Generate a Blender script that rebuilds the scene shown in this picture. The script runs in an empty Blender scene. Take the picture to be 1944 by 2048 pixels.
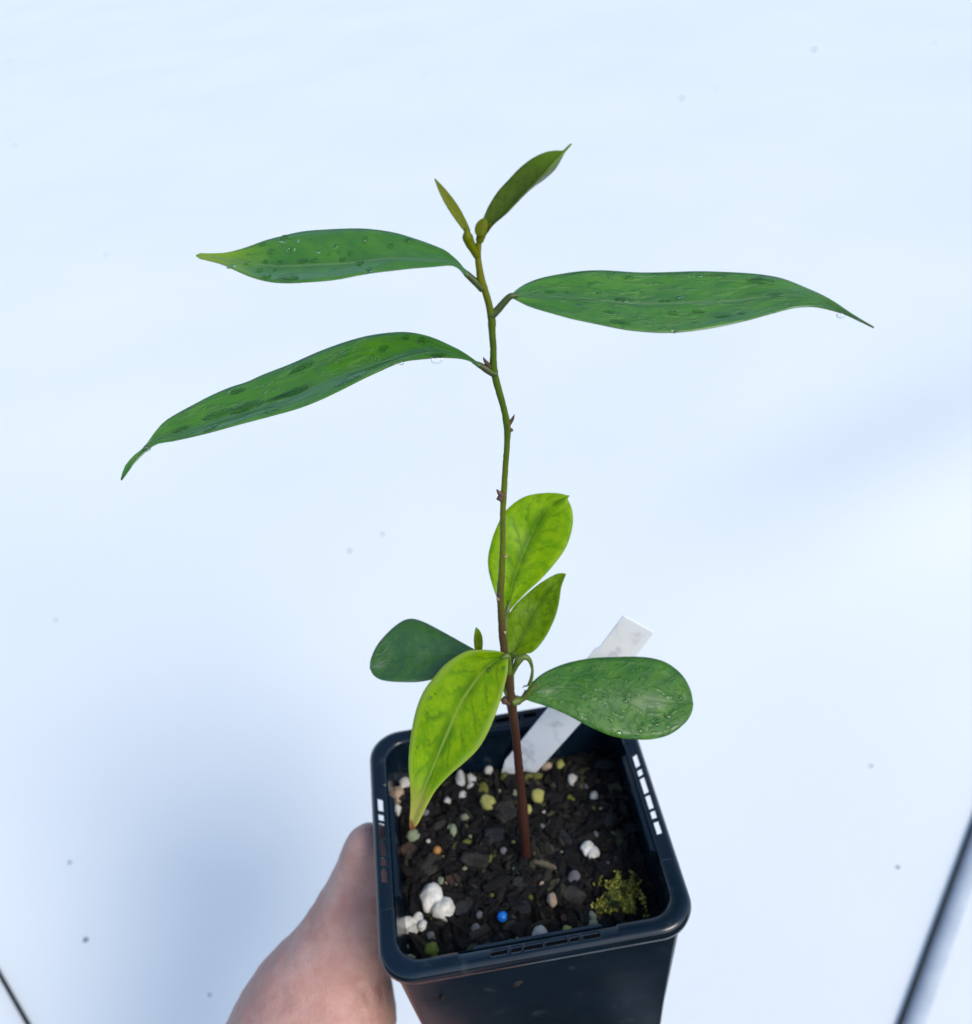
import bpy, bmesh, math, random
from mathutils import Vector, Matrix, noise
random.seed(7)
scene = bpy.context.scene
COL = scene.collection
H = 0.30                                   # height of the pot rim above the white sheet (metres)

# ------------------------------------------------------------------ camera
CAM = Vector((0.00292892, -0.19476432, 0.26319879 + H))
FWD = Vector((0.0, 0.80562028, -0.59243224))
RGT = Vector((0.99186004, -0.07543612, -0.10258197))
DWN = Vector((-0.1273329, -0.58760986, -0.79906256))
FPX = 2000.0                               # focal length in pixels of the 1944 x 2048 photograph
cd = bpy.data.cameras.new('camera'); cam = bpy.data.objects.new('camera', cd); COL.objects.link(cam)
cd.sensor_fit = 'VERTICAL'; cd.sensor_height = 24.0; cd.lens = 24.0 * FPX / 2048.0
cd.clip_start = 0.01; cd.clip_end = 100
cam.matrix_world = Matrix(((RGT.x, -DWN.x, -FWD.x, CAM.x), (RGT.y, -DWN.y, -FWD.y, CAM.y),
                           (RGT.z, -DWN.z, -FWD.z, CAM.z), (0, 0, 0, 1)))
cd.dof.use_dof = True; cd.dof.focus_distance = 0.238; cd.dof.aperture_fstop = 12.0
scene.camera = cam

# ------------------------------------------------------------------ light
SUN_EL, SUN_AZ = math.radians(40), math.radians(141)      # azimuth from +Y towards +X
w = bpy.data.worlds.new('World'); scene.world = w; w.use_nodes = True
nt = w.node_tree; bg = nt.nodes['Background']
sky = nt.nodes.new('ShaderNodeTexSky'); sky.sky_type = 'NISHITA'; sky.sun_disc = False
sky.sun_elevation = SUN_EL; sky.sun_rotation = SUN_AZ
nt.links.new(sky.outputs[0], bg.inputs[0]); bg.inputs[1].default_value = 0.135
sd = bpy.data.lights.new('sun', 'SUN'); sun = bpy.data.objects.new('sun', sd); COL.objects.link(sun)
sd.energy = 1.5; sd.angle = math.radians(26); sd.color = (1.0, 0.93, 0.83)
sdir = Vector((math.sin(SUN_AZ) * math.cos(SUN_EL), math.cos(SUN_AZ) * math.cos(SUN_EL), math.sin(SUN_EL)))
sun.rotation_euler = sdir.to_track_quat('Z', 'Y').to_euler(); sun.location = (1, -1, 2)
vs = scene.view_settings
vs.view_transform = 'Standard'; vs.look = 'None'; vs.gamma = 1; vs.use_curve_mapping = False
vs.exposure = 0.68

# ------------------------------------------------------------------ helpers
def ray(px, py): return FWD + RGT * ((px - 972) / FPX) + DWN * ((py - 1024) / FPX)
def on_y(px, py, y):
    d = ray(px, py); return CAM + d * ((y - CAM.y) / d.y)
def on_z(px, py, z):
    d = ray(px, py); return CAM + d * ((z - CAM.z) / d.z)
def on_plane(px, py, P, N):
    d = ray(px, py); return CAM + d * ((P - CAM).dot(N) / d.dot(N))
def depth_of(P): return (P - CAM).dot(FWD)
def to_px(P):
    d = P - CAM; z = d.dot(FWD); return (972 + FPX * d.dot(RGT) / z, 1024 + FPX * d.dot(DWN) / z)

def tag(o, label=None, cat=None, group=None, kind=None):
    if label: o['label'] = label
    if cat: o['category'] = cat
    if group: o['group'] = group
    if kind: o['kind'] = kind
    return o
def link(name, me, mat=None, parent=None):
    o = bpy.data.objects.new(name, me); COL.objects.link(o)
    if mat is not None and not me.materials: me.materials.append(mat)
    if parent is not None: o.parent = parent; o.matrix_parent_inverse = parent.matrix_world.inverted()
    return o
def empty(name, loc):
    o = bpy.data.objects.new(name, None); COL.objects.link(o); o.location = loc; o.empty_display_size = .01
    o.matrix_world = Matrix.Translation(loc); return o
def mesh(name, vs_, fs, smooth=True):
    me = bpy.data.meshes.new(name); me.from_pydata([tuple(v) for v in vs_], [], fs); me.update()
    if smooth: me.polygons.foreach_set('use_smooth', [True] * len(me.polygons))
    return me
def catmull(pts, n, byarc=True):
    pts = [Vector(p) for p in pts]
    ext = [pts[0] * 2 - pts[1]] + pts + [pts[-1] * 2 - pts[-2]]
    dense = []
    for i in range(1, len(ext) - 2):
        p0, p1, p2, p3 = ext[i - 1:i + 3]
        for k in range(12):
            t = k / 12
            dense.append(((p1 * 2) + (p2 - p0) * t + (p0 * 2 - p1 * 5 + p2 * 4 - p3) * t * t + (p1 * 3 - p0 - p2 * 3 + p3) * t ** 3) * 0.5)
    dense.append(pts[-1])
    if not byarc:
        return [dense[min(len(dense) - 1, int(round(i * (len(dense) - 1) / (n - 1))))] for i in range(n)]
    L = [0.0]
    for a, b in zip(dense, dense[1:]): L.append(L[-1] + (b - a).length)
    out = []; j = 0
    for i in range(n):
        s = L[-1] * i / (n - 1)
        while j < len(L) - 2 and L[j + 1] < s: j += 1
        t = (s - L[j]) / max(1e-12, L[j + 1] - L[j])
        out.append(dense[j].lerp(dense[j + 1], min(1, max(0, t))))
    return out
def tube_mesh(name, pts, radii, n=48, sides=12, flat=1.0, rough=0.0):
    P = catmull(pts, n)
    RR = [v.x for v in catmull([(r, 0, 0) for r in radii], n)] if len(radii) == len(pts) else None
    if len(radii) == len(pts):            # radius along the true arc of the control points
        cl = [0]
        for a, b in zip(pts, pts[1:]): cl.append(cl[-1] + (Vector(b) - Vector(a)).length)
        RR = []
        for i in range(n):
            s = cl[-1] * i / (n - 1); k = 0
            while k < len(cl) - 2 and cl[k + 1] < s: k += 1
            t = (s - cl[k]) / max(1e-12, cl[k + 1] - cl[k]); t = t * t * (3 - 2 * t)
            RR.append(radii[k] + (radii[k + 1] - radii[k]) * min(1, max(0, t)))
    v, f = [], []
    nrm = Vector((0.31, -0.9, 0.3))
    for i, p in enumerate(P):
        T = (P[min(n - 1, i + 1)] - P[max(0, i - 1)]).normalized()
        nrm = (nrm - T * nrm.dot(T)).normalized(); bi = T.cross(nrm)
        for k in range(sides):
            a = 2 * math.pi * k / sides
            r = RR[i] * (1 + rough * noise.noise(p * 900 + Vector((k * .7, 0, 0))))
            v.append(p + nrm * (math.cos(a) * r * flat) + bi * (math.sin(a) * r))
    for i in range(n - 1):
        for k in range(sides):
            k2 = (k + 1) % sides
            f.append((i * sides + k, i * sides + k2, (i + 1) * sides + k2, (i + 1) * sides + k))
    v.append(P[0]); v.append(P[-1]); c0 = len(v) - 2; c1 = len(v) - 1
    for k in range(sides):
        f.append((c0, (k + 1) % sides, k)); f.append((c1, (n - 1) * sides + k, (n - 1) * sides + (k + 1) % sides))
    return mesh(name, v, f)

# ------------------------------------------------------------------ node helpers
class NB:
    def __init__(s, name):
        s.m = bpy.data.materials.new(name); s.m.use_nodes = True; s.t = s.m.node_tree
        s.p = s.t.nodes['Principled BSDF']; s.out = s.t.nodes['Material Output']
    def n(s, typ, **kw):
        nd = s.t.nodes.new(typ)
        for k, v in kw.items(): setattr(nd, k, v)
        return nd
    def l(s, a, b): s.t.links.new(a, b)
    def setin(s, node, key, val):
        if hasattr(val, 'is_output') or isinstance(val, bpy.types.NodeSocket): s.l(val, node.inputs[key])
        else: node.inputs[key].default_value = val
    def math(s, op, a, b=0.0, c=0.0, clamp=False):
        nd = s.n('ShaderNodeMath', operation=op, use_clamp=clamp)
        for i, x in enumerate((a, b, c)): s.setin(nd, i, x)
        return nd.outputs[0]
    def mix(s, fac, a, b):
        nd = s.n('ShaderNodeMix', data_type='RGBA')
        s.setin(nd, 0, fac)
        for k, x in ((6, a), (7, b)):
            s.setin(nd, k, (*x, 1) if isinstance(x, tuple) and len(x) == 3 else x)
        return nd.outputs[2]
    def ramp(s, x, lo, hi):
        nd = s.n('ShaderNodeMapRange', interpolation_type='SMOOTHSTEP'); s.setin(nd, 0, x)
        nd.inputs[1].default_value = lo; nd.inputs[2].default_value = hi; return nd.outputs[0]
    def noise(s, vec, scale, detail=3, rough=.5, dist=0):
        nd = s.n('ShaderNodeTexNoise'); s.l(vec, nd.inputs['Vector'])
        nd.inputs['Scale'].default_value = scale; nd.inputs['Detail'].default_value = detail
        nd.inputs['Roughness'].default_value = rough; nd.inputs['Distortion'].default_value = dist
        return nd.outputs[0]
    def bump(s, h, strength, dist, normal=None):
        nd = s.n('ShaderNodeBump'); nd.inputs['Strength'].default_value = strength; nd.inputs['Distance'].default_value = dist
        s.l(h, nd.inputs['Height'])
        if normal: s.l(normal, nd.inputs['Normal'])
        return nd.outputs[0]
    def obj(s): return s.n('ShaderNodeTexCoord').outputs['Object']

def simple(name, col, rough=.5, col2=None, scale=300, bump=0, bdist=.0003, spec=.5, blo=.35, bhi=.65):
    b = NB(name); tc = b.obj(); nz = b.noise(tc, scale, 4, .6)
    c = b.mix(b.ramp(nz, blo, bhi), col, col2 or col); b.l(c, b.p.inputs['Base Color'])
    b.p.inputs['Roughness'].default_value = rough; b.p.inputs['Specular IOR Level'].default_value = spec
    if bump: b.l(b.bump(b.noise(tc, scale * 2.3, 4, .6), bump, bdist), b.p.inputs['Normal'])
    return b.m

def leaf_mat(name, base, mottle, vein, tip=None, tip_lo=.8, tip_hi=1, tip2=None, margin=None, transl=.45, tcol=None,
             veinamt=.5, wet=0.0, nveins=9, rough=.36, motscale=6, seed=0, midrib=None, vein_soft=.18, coat=.0, spec=.5, mot_lo=.35, mot_hi=.7):
    b = NB(name)
    uv = b.n('ShaderNodeUVMap').outputs[0]
    sep = b.n('ShaderNodeSeparateXYZ'); b.l(uv, sep.inputs[0]); u, v = sep.outputs[0], sep.outputs[1]
    mp = b.n('ShaderNodeMapping'); b.l(uv, mp.inputs[0]); mp.inputs['Scale'].default_value = (3, 1, 1); mp.inputs['Location'].default_value = (seed, seed * 2.3, 0)
    wv = mp.outputs[0]
    n1 = b.noise(wv, motscale, 4, .6); n2 = b.noise(wv, motscale * 4, 4, .65); n3 = b.noise(wv, 2.2, 2)
    across = b.math('ABSOLUTE', b.math('SUBTRACT', v, .5))                 # 0 midrib .. .5 margin
    # side veins
    ph = b.math('ADD', b.math('SUBTRACT', b.math('MULTIPLY', u, float(nveins)), b.math('MULTIPLY', across, 3.4)), b.math('MULTIPLY', n1, .9))
    fr = b.math('ABSOLUTE', b.math('SUBTRACT', b.math('FRACT', ph), .5))
    sv = b.math('SUBTRACT', 1.0, b.ramp(fr, 0.0, vein_soft))
    sv = b.math('MULTIPLY', sv, b.math('SUBTRACT', 1.0, b.ramp(across, .25, .46)))
    mr = b.math('SUBTRACT', 1.0, b.ramp(across, .008, .03))
    mrw = b.math('SUBTRACT', 1.0, b.ramp(across, .02, .17))
    c = b.mix(b.ramp(n1, mot_lo, mot_hi), base, mottle)
    c = b.mix(b.math('MULTIPLY', b.ramp(n2, .45, .75), .2), c, vein)
    vv = b.math('MULTIPLY', b.math('MAXIMUM', b.math('MULTIPLY', sv, .7), mrw), b.math('MULTIPLY', b.ramp(n3, .25, .6), veinamt))
    c = b.mix(vv, c, vein)
    if midrib: c = b.mix(b.math('MULTIPLY', mr, .85), c, midrib)
    if margin: c = b.mix(b.math('MULTIPLY', b.ramp(b.math('ADD', across, b.math('MULTIPLY', n1, .16)), .46, .58), .8), c, margin)
    if tip:
        uu = b.math('ADD', u, b.math('MULTIPLY', b.math('SUBTRACT', n1, .5), .12))
        c = b.mix(b.ramp(uu, tip_lo, tip_hi), c, tip)
        if tip2: c = b.mix(b.ramp(uu, .955, .975), c, tip2)
    # water film: streaks stretched along the blade
    mp2 = b.n('ShaderNodeMapping'); b.l(uv, mp2.inputs[0]); mp2.inputs['Scale'].default_value = (4.5, 3.2, 1); mp2.inputs['Location'].default_value = (seed * 3.1, seed, 0)
    st = b.noise(mp2.outputs[0], 3.2, 5, .55, .7)
    film = b.ramp(st, .50, .58)
    b.l(c, b.p.inputs['Base Color'])
    r = b.math('SUBTRACT', rough, b.math('MULTIPLY', film, (rough - .12) * min(1, wet)))
    b.l(r, b.p.inputs['Roughness'])
    b.p.inputs['Specular IOR Level'].default_value = spec; b.p.inputs['Coat Weight'].default_value = coat; b.p.inputs['Coat Roughness'].default_value = .2; b.p.inputs['Coat IOR'].default_value = 1.75
    hgt = b.math('ADD', b.math('MULTIPLY', n2, .25), b.math('SUBTRACT', b.math('MULTIPLY', sv, -.35), b.math('MULTIPLY', mr, .8)))
    nn = b.bump(hgt, .35, .0004)
    if wet:
        nn = b.bump(b.math('MULTIPLY', st, b.math('ADD', .3, film)), .55 * wet, .0011, nn)
    b.l(nn, b.p.inputs['Normal'])
    tr = b.n('ShaderNodeBsdfTranslucent')
    tcn = b.n('ShaderNodeMix', data_type='RGBA', blend_type='MULTIPLY'); tcn.inputs[0].default_value = 1
    b.l(c, tcn.inputs[6]); tcn.inputs[7].default_value = (*(tcol or (2.2, 2.2, .5)), 1)
    b.l(tcn.outputs[2], tr.inputs['Color']); b.l(nn, tr.inputs['Normal'])
    ms = b.n('ShaderNodeMixShader'); ms.inputs[0].default_value = transl
    b.l(b.p.outputs[0], ms.inputs[1]); b.l(tr.outputs[0], ms.inputs[2]); b.l(ms.outputs[0], b.out.inputs[0])
    return b.m

# ------------------------------------------------------------------ white sheet on the ground
def sheet_z(x, y):
    p = Vector((x, y, 0))
    z = (0.006 * noise.noise(p * 2.3) + 0.0025 * noise.noise(p * 5.1 + Vector((3, 1, 0)))) * (1 - .8 * min(1, max(0, (y - .5) / .8)))
    z += 0.004 * noise.noise(p * 0.9 + Vector((7.3, 2.2, 0))) * min(1, max(0, (y - .35) / .5))
    # broad fold added to the shape to give soft shade at the right
    s = (y - 0.56) - 0.35 * (x - 0.45); k = 1 / (1 + math.exp(-(x - 0.25) * 14))
    z += 0.013 * math.exp(-(s / 0.11) ** 2) * k
    return z
def axis(segs):
    out = []
    for a, b, n in segs: out += [a + (b - a) * i / n for i in range(n)]
    return out + [segs[-1][1]]
xs = axis([(-6, -1.2, 24), (-1.2, 1.4, 130), (1.4, 6, 24)]); ys = axis([(-.04, 1.5, 90), (1.5, 4, 50), (4, 12, 20)])
sv_, sf = [], []
for y in ys:
    for x in xs: sv_.append((x, y, sheet_z(x, y)))
nx = len(xs)
for j in range(len(ys) - 1):
    for i in range(nx - 1): sf.append((j * nx + i, j * nx + i + 1, (j + 1) * nx + i + 1, (j + 1) * nx + i))
b = NB('white sheet'); tc = b.obj()
n1 = b.noise(tc, 3, 3); n2 = b.noise(tc, 90, 5, .6)
c = b.mix(b.ramp(n1, .3, .7), (.805, .84, .83), (.835, .868, .855)); c = b.mix(b.math('MULTIPLY', b.ramp(n2, .66, .8), .12), c, (.66, .68, .70))
b.l(c, b.p.inputs['Base Color']); b.p.inputs['Roughness'].default_value = .55
b.l(b.bump(n2, .15, .001), b.p.inputs['Normal'])
SHEET = b.m
ground = link('ground_sheet', mesh('ground_sheet', sv_, sf), SHEET); tag(ground, kind='structure')
ground['label'] = 'white sheet spread flat over the ground'

M_ADDED_GR = simple('added dark ground', (.012, .013, .012), .9, (.022, .021, .018), 40, .4, .003)
gr = link('ground', mesh('ground', [(-30, -30, -.03), (30, -30, -.03), (30, 40, -.03), (-30, 40, -.03)], [(0, 1, 2, 3)], False), M_ADDED_GR); tag(gr, kind='structure')  # unseen plane beyond the sheet edge, added to darken the pot front's reflection

# thin black tubes lying along the sheet
M_TUBE = simple('black tube', (.008, .009, .011), .4, (.014, .016, .018), 200)
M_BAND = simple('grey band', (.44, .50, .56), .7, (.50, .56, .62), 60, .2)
def lie(px, py, dz): 
    p = on_z(px, py, 0.0)
    for _ in range(3): p = on_z(px, py, sheet_z(p.x, p.y) + dz)
    return p
ra, rb = lie(1944, 1652, .0012), lie(1801, 2044, .0012); rt = []
for k in range(12):
    q = ra.lerp(rb, -1.6 + k * .38); rt.append(Vector((q.x, q.y, sheet_z(q.x, q.y) + .0011)))
tr_ = empty('edge_cord', rt[4]); tag(tr_, 'thin black cord beside a pale grey band on the white sheet', 'cord')
link('cord', tube_mesh('cord', rt, [.0011] * len(rt), 90, 12), M_TUBE, tr_)
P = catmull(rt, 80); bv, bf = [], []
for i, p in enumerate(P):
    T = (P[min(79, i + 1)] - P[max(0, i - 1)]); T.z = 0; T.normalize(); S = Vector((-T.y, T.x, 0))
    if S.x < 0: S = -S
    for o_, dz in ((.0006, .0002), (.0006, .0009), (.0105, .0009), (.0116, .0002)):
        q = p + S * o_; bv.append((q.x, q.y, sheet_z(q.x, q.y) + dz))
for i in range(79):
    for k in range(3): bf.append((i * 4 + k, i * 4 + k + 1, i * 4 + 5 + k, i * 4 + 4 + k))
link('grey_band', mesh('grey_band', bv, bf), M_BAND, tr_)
ra, rb = lie(0, 1950, .0012), lie(56, 2048, .0012); lt = []
for k in range(12):
    q = ra.lerp(rb, -3.2 + k * .75); lt.append(Vector((q.x, q.y, sheet_z(q.x, q.y) + .0011)))
tl = link('ground_cord', tube_mesh('ground_cord', lt, [.0013] * len(lt), 70, 12), M_TUBE)
tag(tl, 'thin black cord lying on bare white sheet with no band beside it', 'cord')

# specks of dirt on the sheet
M_SPECK = simple('dirt speck', (.10, .13, .15), .8, (.16, .18, .2), 500)
def ico(sub):
    bm = bmesh.new(); bmesh.ops.create_icosphere(bm, subdivisions=sub, radius=1.0)
    v = [x.co.copy() for x in bm.verts]; f = [[q.index for q in p.verts] for p in bm.faces]; bm.free(); return v, f
I1, I2, I3 = ico(1), ico(2), ico(3)
spm = mesh('dirt_speck', [v * (1 + .35 * noise.noise(v * 1.6)) for v in I1[0]], I1[1])
for px, py, r in ((1628, 99, 5), (1364, 197, 4.5), (1868, 85, 3), (850, 148, 2.5), (1432, 180, 2.5), (20, 124, 3), (30, 292, 3), (212, 510, 3), (172, 1880, 6), (765, 1068, 3.5), (700, 1102, 4), (140, 1725, 4),
                  (1742, 1532, 3.5), (1796, 1735, 4), (112, 1240, 3), (420, 1990, 3.5), (505, 775, 3)):
    p = lie(px, py, 0); s = r / FPX * depth_of(p)
    o = link('dirt_speck', spm, M_SPECK); o.location = p; o.scale = (s, s, s * .5); o.rotation_euler = (0, 0, random.random() * 6)
    tag(o, 'tiny grey speck of dirt on the white sheet', 'dirt speck', 'dirt specks on the white sheet')

# ------------------------------------------------------------------ pot
YAW = math.radians(-3.0777)
pot = empty('plant_pot', (0, 0, H - .092)); pot.rotation_euler = (0, 0, 0)
tag(pot, 'square black plastic nursery pot with rounded slotted rim held in a hand', 'pot')
RZ = Matrix.Rotation(-YAW, 4, 'Z')
def ring(a, r, side, corner=8):
    """points of a rounded square, counter-clockwise, with (side index, position along side)"""
    out = []; s = a - r
    for k in range(4):
        R = Matrix.Rotation(k * math.pi / 2, 3, 'Z')
        for i in range(side): 
            t = -1 + 2 * i / side; out.append((R @ Vector((a, t * s, 0)), k, t * s))
        for i in range(corner):
            an = math.pi / 2 * i / corner
            out.append((R @ Vector((s + r * math.cos(an), s + r * math.sin(an), 0)), -1, 0))
    return out
A, RC = .045, .0105
def loft(name, prof, side, corner=8, close_bottom=False, skip=None, dz=None, rc=None):
    v, f = [], []; rows = []
    for o_, z in prof:
        pts = ring(A + o_, (rc or RC) + o_ * .6, side, corner); rows.append(pts)
        for p, k, t in pts:
            q = RZ @ Vector((p.x, p.y, 0)); v.append((q.x, q.y, H + z + (dz(o_, k, t) if dz else 0)))
    m = len(rows[0])
    for j in range(len(prof) - 1):
        for i in range(m):
            i2 = (i + 1) % m
            if skip and skip(j, rows[j][i], rows[j][i2]): continue
            f.append((j * m + i, j * m + i2, (j + 1) * m + i2, (j + 1) * m + i))
    if close_bottom: f.append(tuple(range((len(prof) - 1) * m, len(prof) * m)))
    return mesh(name, v, f)
b = NB('black plastic'); tc = b.obj()
n1 = b.noise(tc, 120, 5, .6); n2 = b.noise(tc, 700, 3, .6); n3 = b.noise(tc, 35, 3)
c = b.mix(b.ramp(n3, .35, .7), (.0015, .007, .014), (.003, .011, .021))
c = b.mix(b.math('MULTIPLY', b.ramp(n1, .60, .72), .22), c, (.08, .09, .1)); b.l(c, b.p.inputs['Base Color'])
b.l(b.math('ADD', .12, b.math('MULTIPLY', n1, .18)), b.p.inputs['Roughness']); b.p.inputs['Specular IOR Level'].default_value = .5
b.l(b.bump(n2, .08, .0002), b.p.inputs['Normal']); PLASTIC = b.m
# wall: outside down, floor, inside up
prof_out = [(-.0037, -.0010), (-.0039, -.012), (-.0054, -.03), (-.0076, -.055), (-.0092, -.080), (-.0100, -.0905), (-.0115, -.0920)]
prof_in = [(-.0118, -.0895), (-.0103, -.078), (-.0082, -.055), (-.0066, -.03), (-.0058, -.012), (-.0056, -.0010)]
wall = loft('pot_wall', prof_out + [(-.0130, -.0920), (-.0130, -.0895)] + prof_in, 24, 8, rc=.0058)
link('wall', wall, PLASTIC, pot)
fl_ = mesh('pot_floor', [RZ @ Vector((x * .0318, y * .0318, H - z)) for z in (.0921, .0894) for x, y in ((-1, -1), (1, -1), (1, 1), (-1, 1))],
           [(3, 2, 1, 0), (4, 5, 6, 7), (0, 1, 5, 4), (1, 2, 6, 5), (2, 3, 7, 6), (3, 0, 4, 7)], False)
link('floor', fl_, PLASTIC, pot)
SL = []; t0 = .0175
for ln, gp in ((.0051, .0009), (.0027, .0008), (.0064, .0007), (.0053, .0008), (.0029, .0009), (.0049, 0)):
    SL.append((t0 - ln, t0)); t0 -= ln + gp
prof_rim = [(-.0009, -.0050), (.0000, -.0042), (.0003, -.0022), (-.0001, -.0008), (-.0009, 0), (-.0019, .0001), (-.0036, .0000), (-.0046, -.0002), (-.0054, -.0008), (-.0056, -.0022)]
def skip(j, a, b2):
    if j != 5 or a[1] < 0 or a[1] != b2[1]: return False
    t = (a[2] + b2[2]) / 2
    if a[1] == 2: t = -t                      # left side runs the other way round
    return any(lo < t < hi for lo, hi in SL)
def rdz(o_, k, t):
    return -.0007 if (k >= 0 and -.0225 < t < .0225 and -.006 < o_ < -.0028) else 0
rim = link('rim', loft('pot_rim', prof_rim, 200, 12, skip=skip, dz=rdz), PLASTIC, pot)
md = rim.modifiers.new('thick', 'SOLIDIFY'); md.thickness = .0007; md.offset = -1
for k in range(4):                              # moulded ledge inside each side of the rim
    R = RZ @ Matrix.Rotation(k * math.pi / 2, 4, 'Z')
    v = []
    for y in (-.019, .019):
        for x, z in ((.0396, -.0012), (.0382, -.0016), (.0380, -.0034), (.0394, -.0062)): v.append(R @ Vector((x, y * (1 if x > .039 else .94), H + z)))
    link('rim_ledge', mesh('rim_ledge', v, [(0, 1, 5, 4), (1, 2, 6, 5), (2, 3, 7, 6), (3, 0, 4, 7), (0, 3, 2, 1), (4, 5, 6, 7)], False), PLASTIC, pot)

# ------------------------------------------------------------------ soil
SZ = H - .0215; SA = .0386
def soil_h(x, y):
    p = Vector((x, y, 0))
    return .0022 * noise.noise(p * 90) + .0014 * noise.noise(p * 260 + Vector((4, 0, 0))) + .0008 * noise.noise(p * 700) + .002 * (1 - (x * x + y * y) / .0015) * .5
N = 110; v, f = [], []
for j in range(N + 1):
    for i in range(N + 1):
        x = (i / N * 2 - 1) * SA; y = (j / N * 2 - 1) * SA
        s = SA - .009; dx, dy = max(0, abs(x) - s), max(0, abs(y) - s); d = math.hypot(dx, dy)
        if d > .009: 
            dx *= .009 / d; dy *= .009 / d
            x = math.copysign(s + dx, x); y = math.copysign(s + dy, y)
        q = RZ @ Vector((x, y, 0)); v.append((q.x, q.y, SZ + soil_h(x, y)))
for j in range(N):
    for i in range(N): f.append((j * (N + 1) + i, j * (N + 1) + i + 1, (j + 1) * (N + 1) + i + 1, (j + 1) * (N + 1) + i))
b = NB('potting soil'); tc = b.obj(); n1 = b.noise(tc, 260, 6, .7); n2 = b.noise(tc, 90, 3)
c = b.mix(b.ramp(n1, .38, .68), (.0025, .0025, .003), (.016, .012, .010)); c = b.mix(b.math('MULTIPLY', b.ramp(n2, .55, .75), .5), c, (.025, .022, .018))
b.l(c, b.p.inputs['Base Color']); b.p.inputs['Roughness'].default_value = .8; b.l(b.bump(n1, .9, .0012), b.p.inputs['Normal'])
soil = link('potting_soil', mesh('potting_soil', v, f), b.m)
tag(soil, 'dark damp potting soil filling the black pot', 'soil', kind='stuff')
b = NB('soil crumb'); g = b.n('ShaderNodeNewGeometry'); cr = b.n('ShaderNodeValToRGB'); b.l(g.outputs['Random Per Island'], cr.inputs[0])
els = cr.color_ramp.elements; els[0].position = 0; els[0].color = (.004, .0035, .004, 1); els[1].position = 1; els[1].color = (.06, .05, .035, 1)
for p_, c_ in ((.45, (.0045, .004, .0045, 1)), (.75, (.009, .007, .006, 1)), (.9, (.028, .025, .020, 1)), (.96, (.05, .055, .02, 1))):
    e = els.new(p_); e.color = c_
b.l(cr.outputs[0], b.p.inputs['Base Color']); b.p.inputs['Roughness'].default_value = .62
b.l(b.bump(b.noise(b.obj(), 1100, 5, .7), 1.0, .0008), b.p.inputs['Normal']); b.p.inputs['Specular IOR Level'].default_value = .3
CRUMB = b.m
v, f = [], []
for _ in range(4200):
    while True:
        x, y = random.uniform(-SA, SA), random.uniform(-SA, SA)
        if max(0, abs(x) - SA + .008) ** 2 + max(0, abs(y) - SA + .008) ** 2 < .0075 ** 2 and abs(x) < SA - .0008 and abs(y) < SA - .0008: break
    s = .0004 + .0021 * random.random() ** 4
    R = Matrix.Rotation(random.random() * 6.3, 3, 'Z') @ Matrix.Rotation(random.random() * 3, 3, 'X')
    sc = Vector((s * random.uniform(.8, 2.6), s * random.uniform(.5, 1.1), s * random.uniform(.35, .9)))
    off = Vector((random.random() * 50, 0, 0)); q = RZ @ Vector((x, y, 0)); q.z = SZ + soil_h(x, y) + s * .25
    i0 = len(v)
    for p in I1[0]:
        pp = p * (1 + .75 * noise.noise(p * 1.3 + off)); v.append(q + R @ Vector((pp.x * sc.x, pp.y * sc.y, pp.z * sc.z)))
    f += [[i + i0 for i in t] for t in I1[1]]
tag(link('soil_crumbs', mesh('soil_crumbs', v, f, False), CRUMB, soil), kind='stuff')

# perlite grains and other bits lying on the soil
def soil_pt(zx, zy):
    px, py = 720 + zx / 2.68, 1400 + zy / 2.68
    p = on_z(px, py, SZ)
    for _ in range(3):
        q = RZ.inverted() @ p; p = on_z(px, py, SZ + soil_h(q.x, q.y) + .0006)
    return p
grain_meshes = []
for k in range(7):
    off = Vector((k * 9.1, 3, 1))
    grain_meshes.append([p * (1 + .34 * noise.noise(p * 1.25 + off) + .12 * noise.noise(p * 3.3 + off)) for p in I3[0]])
GM = {
 'w': (simple('perlite white', (.78, .76, .70), .8, (.55, .53, .47), 420, .7, .0006), 'white perlite grain', 'white perlite grains on the soil'),
 't': (simple('perlite tan', (.62, .47, .33), .8, (.42, .30, .2), 420, .7, .0006), 'tan perlite grain', 'tan perlite grains on the soil'),
 'y': (simple('perlite yellow', (.55, .52, .16), .8, (.35, .36, .09), 420, .7, .0006), 'yellowish algae-stained perlite grain', 'yellowish perlite grains on the soil'),
 'o': (simple('perlite olive', (.20, .20, .03), .8, (.10, .11, .02), 420, .7, .0006), 'olive algae-stained perlite grain', 'olive perlite grains on the soil'),
 'g': (simple('perlite green', (.10, .16, .01), .6, (.16, .2, .03), 420, .5, .0005), 'green round fertilizer pellet', 'green pellets on the soil'),
 'p': (simple('perlite pale green', (.35, .40, .26), .8, (.2, .25, .15), 420, .7, .0006), 'pale greenish perlite crumb', 'pale greenish crumbs on the soil'),
 's': (simple('grit grey', (.22, .22, .24), .8, (.12, .12, .14), 420, .7, .0006), 'small grey grit grain', 'grey grit grains on the soil'),
}
gm_cache = {}
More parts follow.
